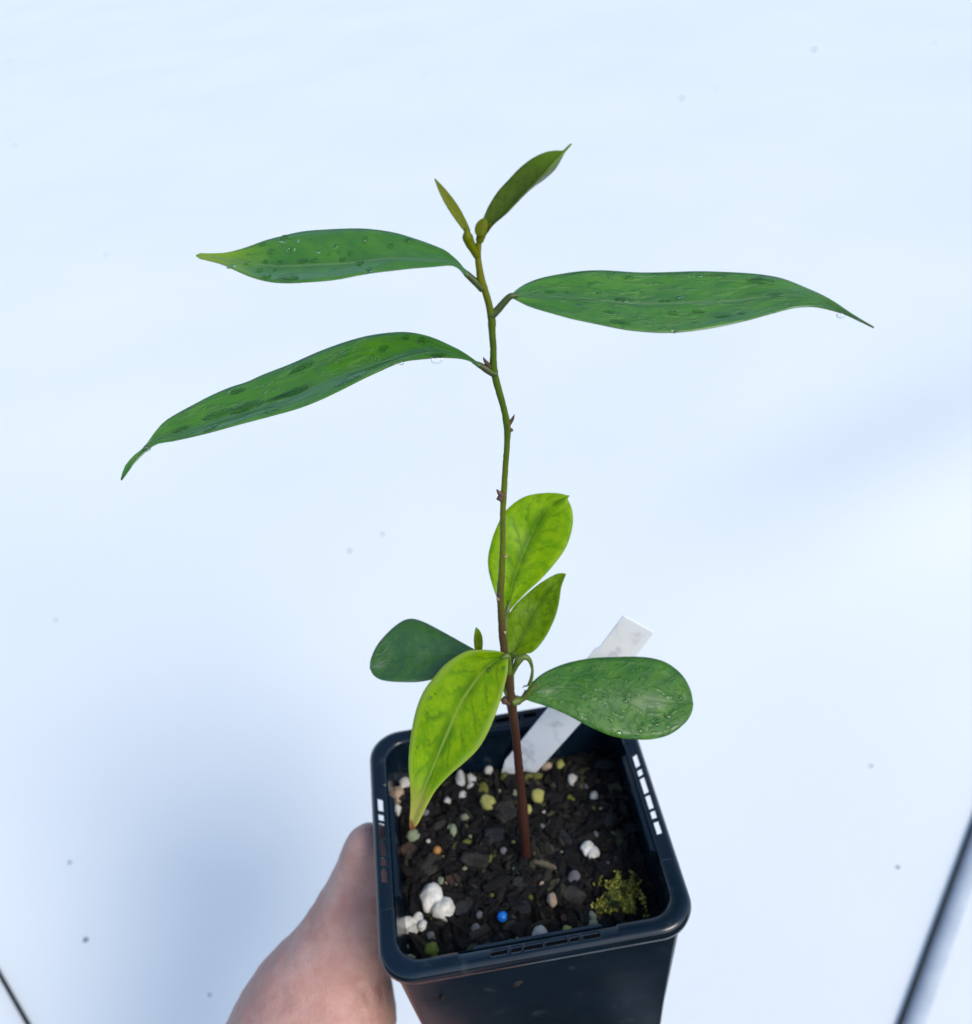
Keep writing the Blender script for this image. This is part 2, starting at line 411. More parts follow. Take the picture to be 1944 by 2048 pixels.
GLAB = {(192, 857): 'small green pellet against the pot wall near the yellow leaf tip', (385, 1352): 'largest round green pellet by the rim beside a white grain', (205, 515): 'tan perlite grain against the pot wall beside the yellow leaf', (1003, 362): 'tan perlite grain at the foot of the plant tag', (1030, 1078): 'oval tan perlite grain beside a grey bark chip near the moss', (205, 1055): 'tiny tan grain against the pot wall near the two-lobed lump', (975, 990): 'tiny tan grain between the pale twig and the oval tan grain', (1075, 356): 'yellowish grain beside a tan grain at the plant tag', (906, 590): 'small yellowish grain touching the stem', (688, 560): 'largest yellowish grain beside a big grey-brown bark chip', (955, 520): 'round yellow-green grain between the stem and the plant tag', (1118, 1246): 'yellowish grain against the pot rim between moss and white grain', (968, 1272): 'large white perlite grain half hidden by the slotted rim', (180, 600): 'white perlite grain by the slotted rim under the yellow leaf', (690, 385): 'lone white perlite grain by the wall between leaf and plant tag', (1255, 520): 'lone small white grain beside a reddish brown chip', (1140, 432): 'upright oval white grain beside the plant tag', (540, 432): 'long upright white grain under the yellow leaf edge'}
def grain(zx, zy, rx, ry, kind, lift=.45, rot=0):
    k = random.randrange(7); key = (k, kind)
    if key not in gm_cache: gm_cache[key] = mesh('perlite_grain', grain_meshes[k], I3[1])
    me = gm_cache[key]; mat, lb, gr = GM[kind]
    p = soil_pt(zx, zy); s = depth_of(p) / FPX / 2.68
    nm = {'g': 'fertilizer_pellet', 's': 'grit_grain'}.get(kind, 'perlite_grain')
    o = link(nm, me, mat); o.scale = (rx * s, ry * s * 1.12, min(rx, ry) * s * .95)
    o.location = p + Vector((0, 0, min(rx, ry) * s * lift)); o.rotation_euler = (random.uniform(-.3, .3), random.uniform(-.3, .3), rot)
    tag(o, GLAB.get((zx, zy), lb + ' lying on the dark potting soil'), {'g': 'pellet', 's': 'grit'}.get(kind, 'perlite'), gr)
    return o
for g in [(242, 452, 30, 36, 'w'), (205, 515, 40, 48, 't'), (180, 600, 44, 40, 'w'), (172, 675, 20, 26, 's'), (285, 735, 38, 30, 'p'), (540, 432, 27, 46, 'w'),
          (598, 430, 24, 26, 'w'), (600, 468, 26, 24, 'w'), (550, 520, 24, 24, 'w'), (470, 547, 22, 24, 'w'), (690, 385, 26, 24, 'w'), (1003, 362, 32, 24, 't'),
          (1075, 356, 25, 26, 'y'), (1140, 432, 25, 33, 'w'), (1255, 520, 24, 27, 'w'), (968, 1272, 44, 40, 'w'), (1030, 1078, 27, 42, 't'), (436, 975, 19, 19, 'p'),
          (770, 810, 17, 17, 's'), (906, 590, 17, 27, 'y'), (688, 560, 42, 36, 'y'), (955, 520, 34, 38, 'y'), (660, 490, 33, 33, 'o'), (780, 422, 26, 22, 'o'),
          (905, 418, 26, 20, 'o'), (950, 415, 28, 20, 'o'), (1012, 432, 20, 32, 'o'), (690, 845, 20, 32, 'o'), (1125, 525, 16, 15, 'o'), (192, 857, 21, 27, 'g'),
          (385, 1352, 41, 41, 'g'), (1118, 1246, 30, 26, 'y'), (862, 1294, 28, 22, 'p'), (808, 1300, 14, 16, 'p'), (1248, 1165, 20, 24, 'p'), (1250, 1205, 28, 22, 'p'),
          (832, 908, 16, 15, 'p'), (862, 926, 18, 14, 'p'), (500, 702, 20, 36, 'p'), (570, 772, 34, 20, 'o'), (562, 632, 24, 18, 'p'), (1150, 960, 38, 30, 's'),
          (232, 1335, 27, 40, 'w'), (268, 1405, 36, 34, 'p'), (240, 1425, 20, 30, 'w'), (180, 970, 12, 12, 's'), (205, 1055, 18, 20, 't'), (640, 1155, 20, 18, 's'), (380, 1265, 22, 16, 's'),
          (1265, 725, 16, 18, 's'), (1530, 1165, 10, 8, 'p'), (1330, 880, 12, 12, 's'), (620, 1225, 26, 18, 's'), (700, 1350, 22, 16, 'p'), (975, 990, 14, 12, 't'), (345, 608, 30, 16, 's'), (440, 650, 16, 26, 's')]:
    grain(*g)
for _ in range(70):
    while True:
        x, y = random.uniform(-.034, .034), random.uniform(-.034, .036)
        px, py = to_px(RZ @ Vector((x, y, SZ)))
        if 785 < px < 1330 and py > 1560: break
    r = random.uniform(7, 14); grain((px - 720) * 2.68, (py - 1400) * 2.68, r * random.uniform(.8, 1.3), r, random.choice('wppptoosy'), .1, random.random() * 3)
# big white lump of two grains and a knobbly cluster: each one piece
def lump(name, label, parts, kind, cat):
    vv, ff = [], []; c0 = soil_pt(parts[0][0], parts[0][1])
    for zx, zy, rx, ry in parts:
        p = soil_pt(zx, zy); s = depth_of(p) / FPX / 2.68; k = random.randrange(7); i0 = len(vv)
        for q in grain_meshes[k]: vv.append(p - c0 + Vector((q.x * rx * s, q.y * ry * s * 1.1, (q.z * .8 + .4) * min(rx, ry) * s)))
        ff += [[i + i0 for i in t] for t in I3[1]]
    o = link(name, mesh(name, vv, ff), GM[kind][0]); o.location = c0; tag(o, label, cat); return o
lump('perlite_grain', 'largest white perlite lump on the soil, long and two-lobed', [(388, 1074, 64, 66), (450, 1130, 64, 60)], 'w', 'perlite')
lump('perlite_grain', 'knobbly cluster of small white perlite lobes near the pot wall', [(255, 1205, 42, 40), (312, 1182, 32, 32), (335, 1212, 26, 30), (285, 1232, 38, 26), (215, 1185, 20, 20)], 'w', 'perlite')
lump('perlite_grain', 'white perlite grain with a yellow-green stained end', [(1222, 803, 38, 34), (1250, 826, 36, 30)], 'w', 'perlite')
def bead(zx, zy, r, mat, label, name):
    p = soil_pt(zx, zy); s = depth_of(p) / FPX / 2.68
    o = link(name, mesh(name, [q * (1 + .05 * noise.noise(q * 2)) for q in I3[0]], I3[1]), mat)
    o.scale = (r * s, r * s, r * s * .95); o.location = p + Vector((0, 0, r * s * .6)); tag(o, label, 'bead')
bead(765, 1172, 29, simple('blue bead', (.005, .14, .62), .35, (.01, .2, .7), 300), 'single bright blue fertilizer bead on the soil', 'fertilizer_bead')
bead(415, 813, 23, simple('orange bead', (.42, .2, .05), .5, (.3, .14, .04), 300), 'single orange-brown fertilizer bead on the soil', 'fertilizer_bead')
# bark chips and twigs
M_CH = [simple('bark grey', (.030, .025, .019), .8, (.008, .007, .006), 260, .8, .001), simple('bark brown', (.050, .024, .015), .75, (.02, .011, .008), 260, .8, .001),
        simple('twig pale', (.16, .13, .08), .75, (.09, .075, .045), 260, .6, .0006), simple('bark slate', (.013, .013, .015), .75, (.005, .006, .008), 260, .8, .001)]
def chip(zx, zy, L, W, ang, m, lbl, th=.35):
    p = soil_pt(zx, zy); s = depth_of(p) / FPX / 2.68; off = Vector((zx * .1, zy * .1, 0)); vv = []
    for q in I3[0]:
        e = Vector([math.copysign(abs(c_) ** .6, c_) for c_ in q])
        e *= 1 + .22 * noise.noise(q * 1.8 + off) + .08 * noise.noise(q * 5 + off)
        vv.append(Vector((e.x * L * s * .78, e.y * W * s * .72, e.z * W * s * th * .8)))
    o = link('bark_chip', mesh('bark_chip', vv, I3[1], False), M_CH[m]); o.location = p + Vector((0, 0, W * s * th * .35))
    o.rotation_euler = (random.uniform(-.2, .2), random.uniform(-.2, .2), math.radians(ang))
    tag(o, lbl, 'bark chip', ['grey bark chips', 'brown bark chips', 'pale twig pieces', 'slate bark chips'][m] + ' on the soil')
for a in [(380, 890, 90, 70, 50, 0, 'large grey-brown bark chip beside the orange bead'),
          (620, 860, 95, 60, -15, 0, 'broad grey-brown bark chip between the orange bead and the stem'),
          (780, 600, 70, 90, 10, 0, 'large grey-brown bark chip next to the stem and a yellowish grain'),
          (255, 800, 50, 45, 30, 1, 'reddish brown bark chip under the brown tip of the yellow leaf'),
          (990, 885, 90, 22, -35, 2, 'pale tan twig piece touching the base of the stem', .8),
          (1370, 740, 55, 24, -60, 2, 'small pale twig piece by the slotted pot wall', .8),
          (1320, 530, 60, 26, -20, 1, 'reddish brown chip beside a lone small white grain by the pot wall'),
          (1100, 740, 26, 80, 25, 3, 'narrow slate grey chip between the stem and a stained white grain'),
          (720, 730, 70, 60, 0, 3, 'slate grey chip on the soil beside the lower stem'),
          (560, 1110, 80, 60, 20, 3, 'slate grey chip beside the two-lobed white lump'),
          (1150, 1050, 70, 60, -30, 0, 'grey-brown chip between the tan grain and the moss'),
          (640, 1250, 80, 45, 15, 0, 'grey-brown chip close to the blue bead and the front wall'),
          (450, 1210, 70, 30, -40, 0, 'grey-brown chip tucked against the two-lobed white lump'),
          (1110, 1170, 40, 35, 0, 1, 'small reddish brown chip between the moss and the tan grain'),
          (1310, 350, 70, 40, -10, 3, 'slate grey chip in the shaded pot corner past the plant tag'),
          (1340, 650, 50, 60, 0, 3, 'slate grey chip lying along the slotted pot wall'),
          (870, 1120, 60, 60, 10, 3, 'slate grey chip next to the blue bead'),
          (500, 960, 50, 40, 10, 1, 'small reddish brown chip between two broad grey chips'),
          (1250, 430, 60, 22, -30, 1, 'thin reddish brown chip beside the plant tag'),
          (880, 980, 80, 40, -10, 3, 'slate grey chip at the foot of the stem by the twig'),
          (330, 990, 60, 30, 30, 0, 'thin grey-brown chip beside the largest white lump')]:
    chip(*a)
# moss clump: many tiny leaves in a lumpy cushion
p0 = soil_pt(1400, 1075); s = depth_of(p0) / FPX / 2.68
v, f = [], []
for _ in range(2600):
    a = random.random() * 6.283; rr = 165 * s * random.random() ** .62
    if noise.noise(Vector((math.cos(a) * rr, math.sin(a) * rr, .3)) * 260) < -.18 + .5 * (rr / (165 * s)) ** 2 - .1: continue
    lx, ly = math.cos(a) * rr * .95, math.sin(a) * rr * 1.15
    hole = math.exp(-((lx - 12 * s) ** 2 + (ly + 15 * s) ** 2) / (22 * s) ** 2)
    hz = (.0032 + .002 * noise.noise(Vector((lx, ly, 0)) * 420)) * (1 - (rr / (170 * s)) ** 2) * (1 - .95 * hole) + .0004
    c0 = p0 + Vector((lx, ly, hz * random.uniform(.5, 1))); d = Vector((random.uniform(-1, 1), random.uniform(-1, 1), random.uniform(.2, 1.4))).normalized()
    sd_ = d.orthogonal().normalized(); L = random.uniform(.0005, .0011); i0 = len(v)
    v += [c0 - sd_ * L * .28, c0 + sd_ * L * .28, c0 + d * L * .6 + sd_ * L * .25 + d.cross(sd_) * L * .1, c0 + d * L, c0 + d * L * .6 - sd_ * L * .25]
    f += [(i0, i0 + 1, i0 + 2, i0 + 4), (i0 + 4, i0 + 2, i0 + 3)]
i0 = len(v)
for q in I3[0]: v.append(p0 + Vector((q.x * 80 * s, q.y * 90 * s, max(-.3, q.z) * .0014)))
f += [[i + i0 for i in t] for t in I3[1]]
b = NB('moss'); g = b.n('ShaderNodeNewGeometry'); tc = b.obj(); n1 = b.noise(tc, 260, 3)
c = b.mix(g.outputs['Random Per Island'], (.18, .20, .012), (.62, .60, .12)); c = b.mix(b.ramp(n1, .45, .65), c, (.03, .045, .008)); b.l(c, b.p.inputs['Base Color']); b.p.inputs['Roughness'].default_value = .7
tag(link('moss_clump', mesh('moss_clump', v, f, False), b.m), 'yellow-green cushion of moss in a corner of the soil', 'moss')

# ------------------------------------------------------------------ white plant tag
B0 = on_z(720 + 856 / 2.68, 1200 + 895 / 2.68, H - .0185)
T0 = on_y(1276, 1247, .032)
ax = (T0 - B0).normalized(); nrm = Vector((-.12, -.95, .3)); nrm = (nrm - ax * nrm.dot(ax)).normalized(); sx = ax.cross(nrm).normalized()
if sx.x < 0: sx = -sx
Lt = (T0 - B0).length; hw = .0058
v, f = [], []
for th in (.0004, -.0004):
    for tt, l_, r_ in ((-.014, .05, .05), (-.006, .7, .8), (.0, 1, 1), (Lt * .5, 1.04, 1.0), (Lt * .80, 1.06, 1.0), (Lt * .815, .9, 1), (Lt * .98, .92, 1), (Lt, .88, .96)):
        c_ = B0 + ax * tt + nrm * (th + .0022 * math.sin(math.pi * max(0, tt) / Lt))
        v += [c_ - sx * hw * l_, c_, c_ + sx * hw * r_]
for i in range(7):
    for k in range(2):
        q = (i * 3 + k, i * 3 + k + 1, i * 3 + 4 + k, i * 3 + 3 + k); f.append(q); f.append(tuple(24 + z for z in q[::-1]))
    f.append((i * 3, i * 3 + 3, 27 + i * 3, 24 + i * 3)); f.append((i * 3 + 2, 26 + i * 3, 29 + i * 3, i * 3 + 5))
f += [(21, 22, 46, 45), (22, 23, 47, 46), (0, 24, 25, 1), (1, 25, 26, 2)]
b = NB('tag plastic'); tc = b.obj(); n1 = b.noise(tc, 160, 4, .6); sp = b.n('ShaderNodeSeparateXYZ'); b.l(tc, sp.inputs[0])
c = b.mix(b.math('MULTIPLY', b.ramp(n1, .50, .68), .6), (.76, .79, .83), (.40, .43, .46))
b.l(c, b.p.inputs['Base Color']); b.p.inputs['Roughness'].default_value = .4
tg = link('plant_tag', mesh('plant_tag', v, f, False), b.m); tag(tg, 'white plastic plant tag stuck in the soil and leaning on the rim', 'plant tag')

# ------------------------------------------------------------------ seedling
plant = empty('seedling', (.001, 0, SZ)); tag(plant, 'young seedling with a thin brown-green stem and glossy green and yellowing leaves', 'seedling')
def Z(ox, oy, sc): return lambda *pts: [(ox + x / sc, oy + y / sc) for x, y in pts]
Z1, Z3, Z4, Z5, Z6, Z7, Z8 = Z(720, 1400, 2.68), Z(720, 1200, 2.68), Z(850, 940, 4.1175), Z(220, 420, 2.345), Z(840, 260, 3.9525), Z(960, 500, 2.2878), Z(380, 430, 3.2345)
ZS, ZN = Z(940, 680, 3.529), Z(960, 1220, 9.88)
stem_px = ([(p, w_ / 2.68) for p, w_ in zip(Z1((892, 900), (890, 850), (884, 740), (873, 600), (860, 450), (846, 300), (832, 160), (817, 60)), (58, 54, 56, 54, 48, 45, 44, 50))] +
           [(p, w_ / 4.1175) for p, w_ in zip(Z4((712, 1905), (703, 1810), (692, 1680), (662, 1540), (642, 1400), (632, 1250), (624, 1100)), (92, 62, 58, 62, 62, 62, 60))] +
           [(p, w_ / 3.529) for p, w_ in zip(ZS((214, 1790), (226, 1600), (232, 1400), (232, 1250), (238, 1090), (250, 900), (262, 720), (262, 610), (238, 480), (198, 340), (168, 205)), (52, 47, 42, 42, 44, 42, 42, 52, 46, 50, 52))] +
           [(p, w_ / 3.9525) for p, w_ in zip(Z6((580, 1720), (570, 1600), (566, 1490), (545, 1380), (520, 1290), (486, 1190), (470, 1100), (458, 1000), (462, 920), (474, 850)), (54, 55, 66, 56, 56, 64, 56, 50, 46, 48))])
spts = [on_y(*p, .0003) for p, _ in stem_px]; srad = [w_ / 2 / FPX * depth_of(q) for (p, w_), q in zip(stem_px, spts)]
spts[0].z -= .004
b = NB('stem'); tc = b.obj(); sp = b.n('ShaderNodeSeparateXYZ'); b.l(tc, sp.inputs[0]); zz = sp.outputs[2]
mp = b.n('ShaderNodeMapping'); b.l(tc, mp.inputs[0]); mp.inputs['Scale'].default_value = (1, 1, .12); n1 = b.noise(mp.outputs[0], 1500, 4, .6); n2 = b.noise(tc, 130, 3)
zz2 = b.math('ADD', zz, b.math('MULTIPLY', b.math('SUBTRACT', n2, .5), .02))
c = b.mix(b.ramp(zz2, H + .03, H + .075), (.045, .016, .011), (.075, .045, .018))
c = b.mix(b.ramp(zz2, H + .075, H + .11), c, (.11, .15, .008)); c = b.mix(b.ramp(zz2, H + .12, H + .15), c, (.06, .115, .006)); c = b.mix(b.ramp(zz2, H + .165, H + .185), c, (.14, .145, .006))
c = b.mix(b.math('MULTIPLY', b.ramp(n1, .5, .7), .4), c, (.05, .03, .015)); b.l(c, b.p.inputs['Base Color']); b.p.inputs['Roughness'].default_value = .5; b.p.inputs['Specular IOR Level'].default_value = .25; b.l(b.bump(n1, .5, .0003), b.p.inputs['Normal'])
STEM = b.m
stem = link('stem', tube_mesh('stem', spts, srad, 260, 16, rough=.12), STEM, plant)
M_BUD = simple('bud brown', (.06, .03, .02), .7, (.11, .06, .04), 900, .5)
M_SCAR = simple('scar pale', (.42, .30, .2), .7, (.25, .16, .1), 900, .4)
def bud(pts, radii, mat, y=.0003):
    P = [on_y(*p, y) for p in pts]; R = [r / FPX * depth_of(q) for r, q in zip(radii, P)]
    link('bud', tube_mesh('bud', P, R, 16, 8), mat, stem)
bud(ZS((262, 610), (285, 580), (303, 552), (314, 522)), (6, 4.4, 3, .5), M_BUD); bud(ZS((268, 640), (290, 636), (304, 640)), (6, 4.5, 1.5), M_BUD)
bud(ZS((240, 1100), (212, 1085), (196, 1066), (188, 1055)), (6, 5, 3, 1), M_BUD, -.0006); bud(ZS((232, 1120), (208, 1118), (188, 1124)), (8, 6.5, 2), M_BUD, -.0008)
bud(ZS((214, 1795), (200, 1800), (190, 1800)), (6.5, 5.5, 2.5), M_BUD, -.0008); bud(ZS((206, 1825), (194, 1828), (186, 1826)), (4.5, 3.6, 1), M_SCAR, -.0009)
bud(ZS((150, 190), (120, 165), (102, 140), (94, 122)), (6, 4.5, 3, .8), M_BUD); bud(ZN((470, 1420 - 1000), (490, 440), (500, 480)), (1, 3, 1), M_SCAR, -.0008)
bud(Z4((700, 1900), (650, 1895), (628, 1890)), (11, 9, 3), M_BUD); bud(Z4((710, 1900), (770, 1895), (795, 1885)), (12, 10, 6), M_BUD)
bud(ZS((246, 1530), (262, 1522), (270, 1518)), (3, 2.5, 1), M_SCAR, -.0004)

LEAF = {}
def make_leaf(key, mat, up, low, P, N, mid=None, fold=0.0, arch=0.0, wave=.0003, n=60, m=14, label=None, midpush=0.0, lowpush=0.0, tip_roll=0.0):
    N = Vector(N).normalized()
    nu = catmull([(x, y, 0) for x, y in up], n); nl = catmull([(x, y, 0) for x, y in low], n)
    nm_ = catmull([(x, y, 0) for x, y in mid], n) if mid else [(a + b_) / 2 for a, b_ in zip(nu, nl)]
    rows = []; wmax = 0
    for i in range(n):
        E1, M, E2 = [on_plane(q.x, q.y, P, N) for q in (nu[i], nm_[i], nl[i])]
        u = i / (n - 1); wd = (E1 - E2).length; wmax = max(wmax, wd); row = []
        for j in range(m + 1):
            v_ = j / m
            q = E1.lerp(M, v_ * 2) if v_ < .5 else M.lerp(E2, v_ * 2 - 1)
            a = abs(2 * v_ - 1)
            off = -fold * wd * (1 - a ** 1.4) + arch * math.sin(math.pi * u) * (1 - a * a) * .5
            off += wave * noise.noise(Vector((u * 5 + P.x * 300, v_ * 2.2, P.z * 77))) * 2 * min(1, wd / .006)
            off += lowpush * max(0, v_ * 2 - 1) * wd
            row.append(q + N * off)
        rows.append(row)
    v = [q for r in rows for q in r]; f = []; uvs = []
    for i in range(n - 1):
        for j in range(m):
            f.append((i * (m + 1) + j, i * (m + 1) + j + 1, (i + 1) * (m + 1) + j + 1, (i + 1) * (m + 1) + j))
    me = mesh('leaf', v, f); uvl = me.uv_layers.new(name='UVMap')
    for lp in me.loops: uvl.data[lp.index].uv = (lp.vertex_index // (m + 1) / (n - 1), lp.vertex_index % (m + 1) / m)
    if me.polygons[len(me.polygons) // 2].normal.dot(N) < 0: me.flip_normals()
    o = link('leaf', me, mat, plant)
    sm = o.modifiers.new('thickness', 'SOLIDIFY'); sm.thickness = .00028; sm.offset = -1
    if label: o['label'] = label
    LEAF[key] = (rows, N, o)
    ln = sum((rows[i + 1][m // 2] - rows[i][m // 2]).length for i in range(n - 1))
    print('LEAF %s length %.1f mm width %.1f mm tip %s' % (key, ln * 1000, wmax * 1000, tuple(round(c_, 3) for c_ in rows[-1][m // 2])))
    return o
def petiole(leaf, pts3, radii, mat): link('petiole', tube_mesh('petiole', pts3, radii, 30, 10), mat, leaf)
M_PET = simple('petiole green', (.10, .16, .02), .5, (.07, .11, .015), 400, .2)
M_PETD = simple('petiole dark', (.05, .085, .012), .5, (.035, .05, .01), 400, .2)

DARK = dict(base=(.054, .205, .012), mottle=(.085, .265, .008), vein=(.032, .130, .018), transl=.30, tcol=(1.6, 2.0, .35), veinamt=.35, coat=.8, motscale=4, mot_lo=.3, mot_hi=.7)
MA = leaf_mat('leaf glossy A', tip=(.25, .38, .006), tip_lo=.72, tip_hi=.98, wet=.35, seed=1.3, rough=.40, midrib=(.14, .27, .08), **DARK)
MB_ = leaf_mat('leaf glossy B', tip=(.075, .16, .02), tip_lo=.8, tip_hi=1, wet=1.0, seed=4.1, rough=.38, midrib=(.12, .25, .07), **DARK)
MC = leaf_mat('leaf glossy C', wet=1.0, seed=7.7, rough=.34, midrib=(.10, .24, .07), **DARK)
MI = leaf_mat('leaf glossy I', wet=.8, seed=2.9, rough=.5, **{**DARK, 'coat': .12, 'base': (.036, .145, .018), 'mottle': (.07, .21, .012), 'vein': (.022, .09, .022)})
MJ = leaf_mat('leaf glossy J', wet=.5, seed=9.2, rough=.38, **{**DARK, 'base': (.030, .115, .024), 'mottle': (.055, .16, .018), 'vein': (.02, .08, .028)})
YEL = dict(base=(.30, .47, .002), mottle=(.18, .38, .002), vein=(.075, .21, .002), transl=.45, tcol=(1.25, 1.3, .1), veinamt=.85, spec=.22)
MF = leaf_mat('leaf yellow F', seed=3.3, rough=.42, nveins=7, **YEL)
MG = leaf_mat('leaf olive G', seed=5.7, rough=.42, nveins=7, **{**YEL, 'base': (.20, .34, .002), 'mottle': (.12, .24, .002), 'vein': (.07, .16, .002)})
MK = leaf_mat('leaf yellow K', seed=6.4, rough=.40, nveins=8, wet=.25, tip=(.46, .44, .10), tip_lo=.72, tip_hi=.93, tip2=(.26, .09, .03), margin=(.38, .50, .09), midrib=(.30, .44, .06), **YEL)
MD = leaf_mat('leaf young D', seed=8.1, rough=.22, base=(.095, .155, .004), mottle=(.07, .12, .003), vein=(.045, .08, .003), tip=(.14, .26, .006), tip_lo=.55, tip_hi=.95, transl=.3, tcol=(1.5, 1.8, .3), veinamt=.3, wet=.2, spec=.35)
ME = leaf_mat('leaf young E', seed=1.9, rough=.35, base=(.19, .23, .005), mottle=(.15, .19, .004), vein=(.11, .13, .004), transl=.4, tcol=(1.5, 1.6, .3), veinamt=.3, spec=.2)

Y0 = .0003
# A: upper narrow leaf with round water beads
PA = on_y(906, 527, Y0)
la = make_leaf('A', MA, Z8((1800, 388), (1770, 345), (1735, 298), (1690, 258), (1640, 222), (1500, 162), (1350, 116), (1200, 97), (1040, 90), (880, 93), (740, 104), (600, 132), (480, 160), (360, 205), (240, 243), (130, 250), (60, 247), (40, 258)),
   Z8((1794, 392), (1758, 362), (1725, 335), (1680, 320), (1550, 328), (1400, 338), (1250, 358), (1100, 385), (950, 412), (800, 430), (650, 440), (520, 430), (400, 400), (300, 360), (200, 315), (100, 286), (50, 274), (38, 262)),
   PA, (-.06, -.24, .97), mid=Z8((1797, 390), (1730, 318), (1600, 283), (1450, 272), (1250, 270), (1000, 287), (750, 300), (500, 300), (300, 290), (150, 270), (39, 260)), fold=.06, label='narrow pointed green leaf dotted with round water beads')
petiole(la, [on_y(*p, Y0) for p in Z8((1735, 328), (1765, 356), (1800, 390), (1850, 435), (1895, 478))], [.0002, .0005, .0007, .0008, .0009], M_PETD)
PB = on_y(1026, 592, Y0)
lb_ = make_leaf('B', MB_, Z7((140, 208), (165, 178), (200, 152), (250, 132), (320, 118), (450, 106), (600, 100), (800, 97), (1000, 96), (1150, 98), (1280, 108), (1400, 130), (1500, 172), (1600, 225), (1700, 290), (1803, 351)),
   Z7((140, 211), (180, 224), (240, 250), (320, 280), (420, 312), (550, 338), (700, 360), (850, 370), (980, 366), (1100, 352), (1220, 325), (1330, 290), (1430, 263), (1520, 258), (1600, 272), (1680, 297), (1740, 324), (1803, 354)),
   PB, (.10, -.25, .96), mid=Z7((140, 210), (260, 203), (450, 215), (700, 232), (950, 232), (1200, 215), (1400, 205), (1550, 232), (1700, 300), (1803, 352)), fold=.05, wave=.0005, label='long wet green leaf with a drawn-out drooping tip')
petiole(lb_, [on_y(*p, Y0) for p in Z7((175, 208), (140, 212), (110, 240), (80, 275), (52, 300))], [.0004, .0007, .0008, .00085, .001], M_PETD)
PC = on_y(920, 712, Y0)
lc = make_leaf('C', MC, Z5((1735, 724), (1700, 697), (1650, 664), (1600, 640), (1520, 605), (1440, 582), (1360, 575), (1250, 588), (1150, 612), (1000, 662), (850, 718), (720, 765), (640, 803), (550, 838), (400, 915), (270, 985), (210, 1045), (160, 1112), (110, 1155), (70, 1205), (50, 1262)),
   Z5((1730, 730), (1700, 712), (1650, 695), (1560, 690), (1450, 698), (1360, 715), (1250, 765), (1100, 835), (950, 895), (800, 945), (650, 995), (500, 1035), (380, 1056), (280, 1075), (215, 1092), (172, 1125), (132, 1162), (94, 1205), (51, 1266)),
   PC, (-.20, -.25, .95), mid=Z5((1732, 727), (1680, 696), (1560, 660), (1430, 655), (1280, 690), (1100, 755), (900, 835), (700, 905), (500, 975), (330, 1030), (220, 1070), (140, 1140), (51, 1264)), fold=.10, wave=.0005, label='long drooping wet green leaf curling under at its tip')
petiole(lc, [on_y(*p, Y0) for p in Z5((1690, 704), (1712, 716), (1738, 730), (1775, 752), (1810, 770))], [.0002, .0005, .0007, .0009, .001], M_PETD)
# D: folded young leaf at the top, with a curled basal lobe
PD = on_y(966, 468, Y0)
ld = make_leaf('D', MD, Z6((500, 830), (490, 740), (512, 670), (545, 595), (610, 490), (700, 390), (800, 290), (900, 215), (1000, 172), (1080, 161), (1128, 162), (1160, 132), (1192, 104)),
   Z6((505, 835), (545, 812), (620, 752), (720, 692), (790, 625), (880, 530), (960, 440), (1040, 345), (1090, 262), (1125, 200), (1160, 150), (1194, 107)),
   PD, (-.42, -.72, .55), mid=Z6((502, 832), (540, 760), (640, 670), (760, 545), (860, 455), (960, 385), (1050, 305), (1110, 215), (1150, 150), (1193, 106)), fold=.12, lowpush=.55, wave=.0001, label='young folded olive-green leaf at the top of the stem')
petiole(ld, [on_y(*p, Y0) for p in Z6((470, 880), (482, 840), (505, 800), (560, 735))], [.0008, .0009, .0008, .0003], ME)
lobe = make_leaf('D2', ME, Z6((470, 842), (440, 825), (432, 785), (445, 740), (475, 708), (508, 692)), Z6((474, 843), (505, 835), (528, 800), (536, 760), (530, 720), (510, 694)), on_y(962, 465, -.0007), (-.2, -.8, .4), fold=-.12, wave=0, n=24, label='tiny curled leaflet at the shoot tip')
PE = on_y(938, 478, Y0)
le = make_leaf('E', ME, Z6((378, 850), (355, 800), (330, 768), (280, 700), (222, 612), (172, 520), (142, 450), (118, 383)), Z6((382, 850), (398, 800), (388, 765), (350, 685), (300, 595), (242, 515), (192, 455), (120, 382)), PE, (.25, -.8, .5), fold=.12, wave=.0001, n=36, label='narrow young upright yellow-green leaf beside the shoot tip')
petiole(le, [on_y(*p, Y0) for p in Z6((365, 780), (378, 850), (398, 900), (425, 945), (455, 1000))], [.0004, .0011, .0010, .0009, .0008], ME)
# F, G: yellowing leaves behind the stem
PF = on_y(1015, 1225, .010)
lf = make_leaf('F', MF, Z4((672, 1175), (640, 1130), (590, 1040), (545, 920), (520, 800), (522, 700), (550, 580), (590, 470), (640, 370), (700, 300), (780, 240), (870, 203), (1000, 188), (1100, 192), (1188, 210)),
   Z4((676, 1176), (700, 1150), (760, 1080), (850, 990), (950, 900), (1050, 790), (1140, 670), (1190, 560), (1216, 450), (1217, 360), (1200, 290), (1175, 240), (1190, 213)),
   PF, (-.12, -.72, .68), mid=Z4((674, 1176), (720, 960), (780, 780), (850, 600), (920, 440), (1020, 310), (1189, 212)), fold=.07, wave=.0005, label='broad yellow-green leaf standing upright behind the stem')
petiole(lf, [on_plane(*Z4((700, 1080))[0], PF, Vector((-.12, -.72, .68))), on_plane(*Z4((676, 1170))[0], PF, Vector((-.12, -.72, .68))), on_y(*Z4((664, 1260))[0], .006), on_y(*Z4((652, 1380))[0], .0025), on_y(*Z4((644, 1440))[0], .0005)], [.0004, .0007, .0007, .0008, .0009], M_PET)
PG = on_y(1024, 1318, .004)
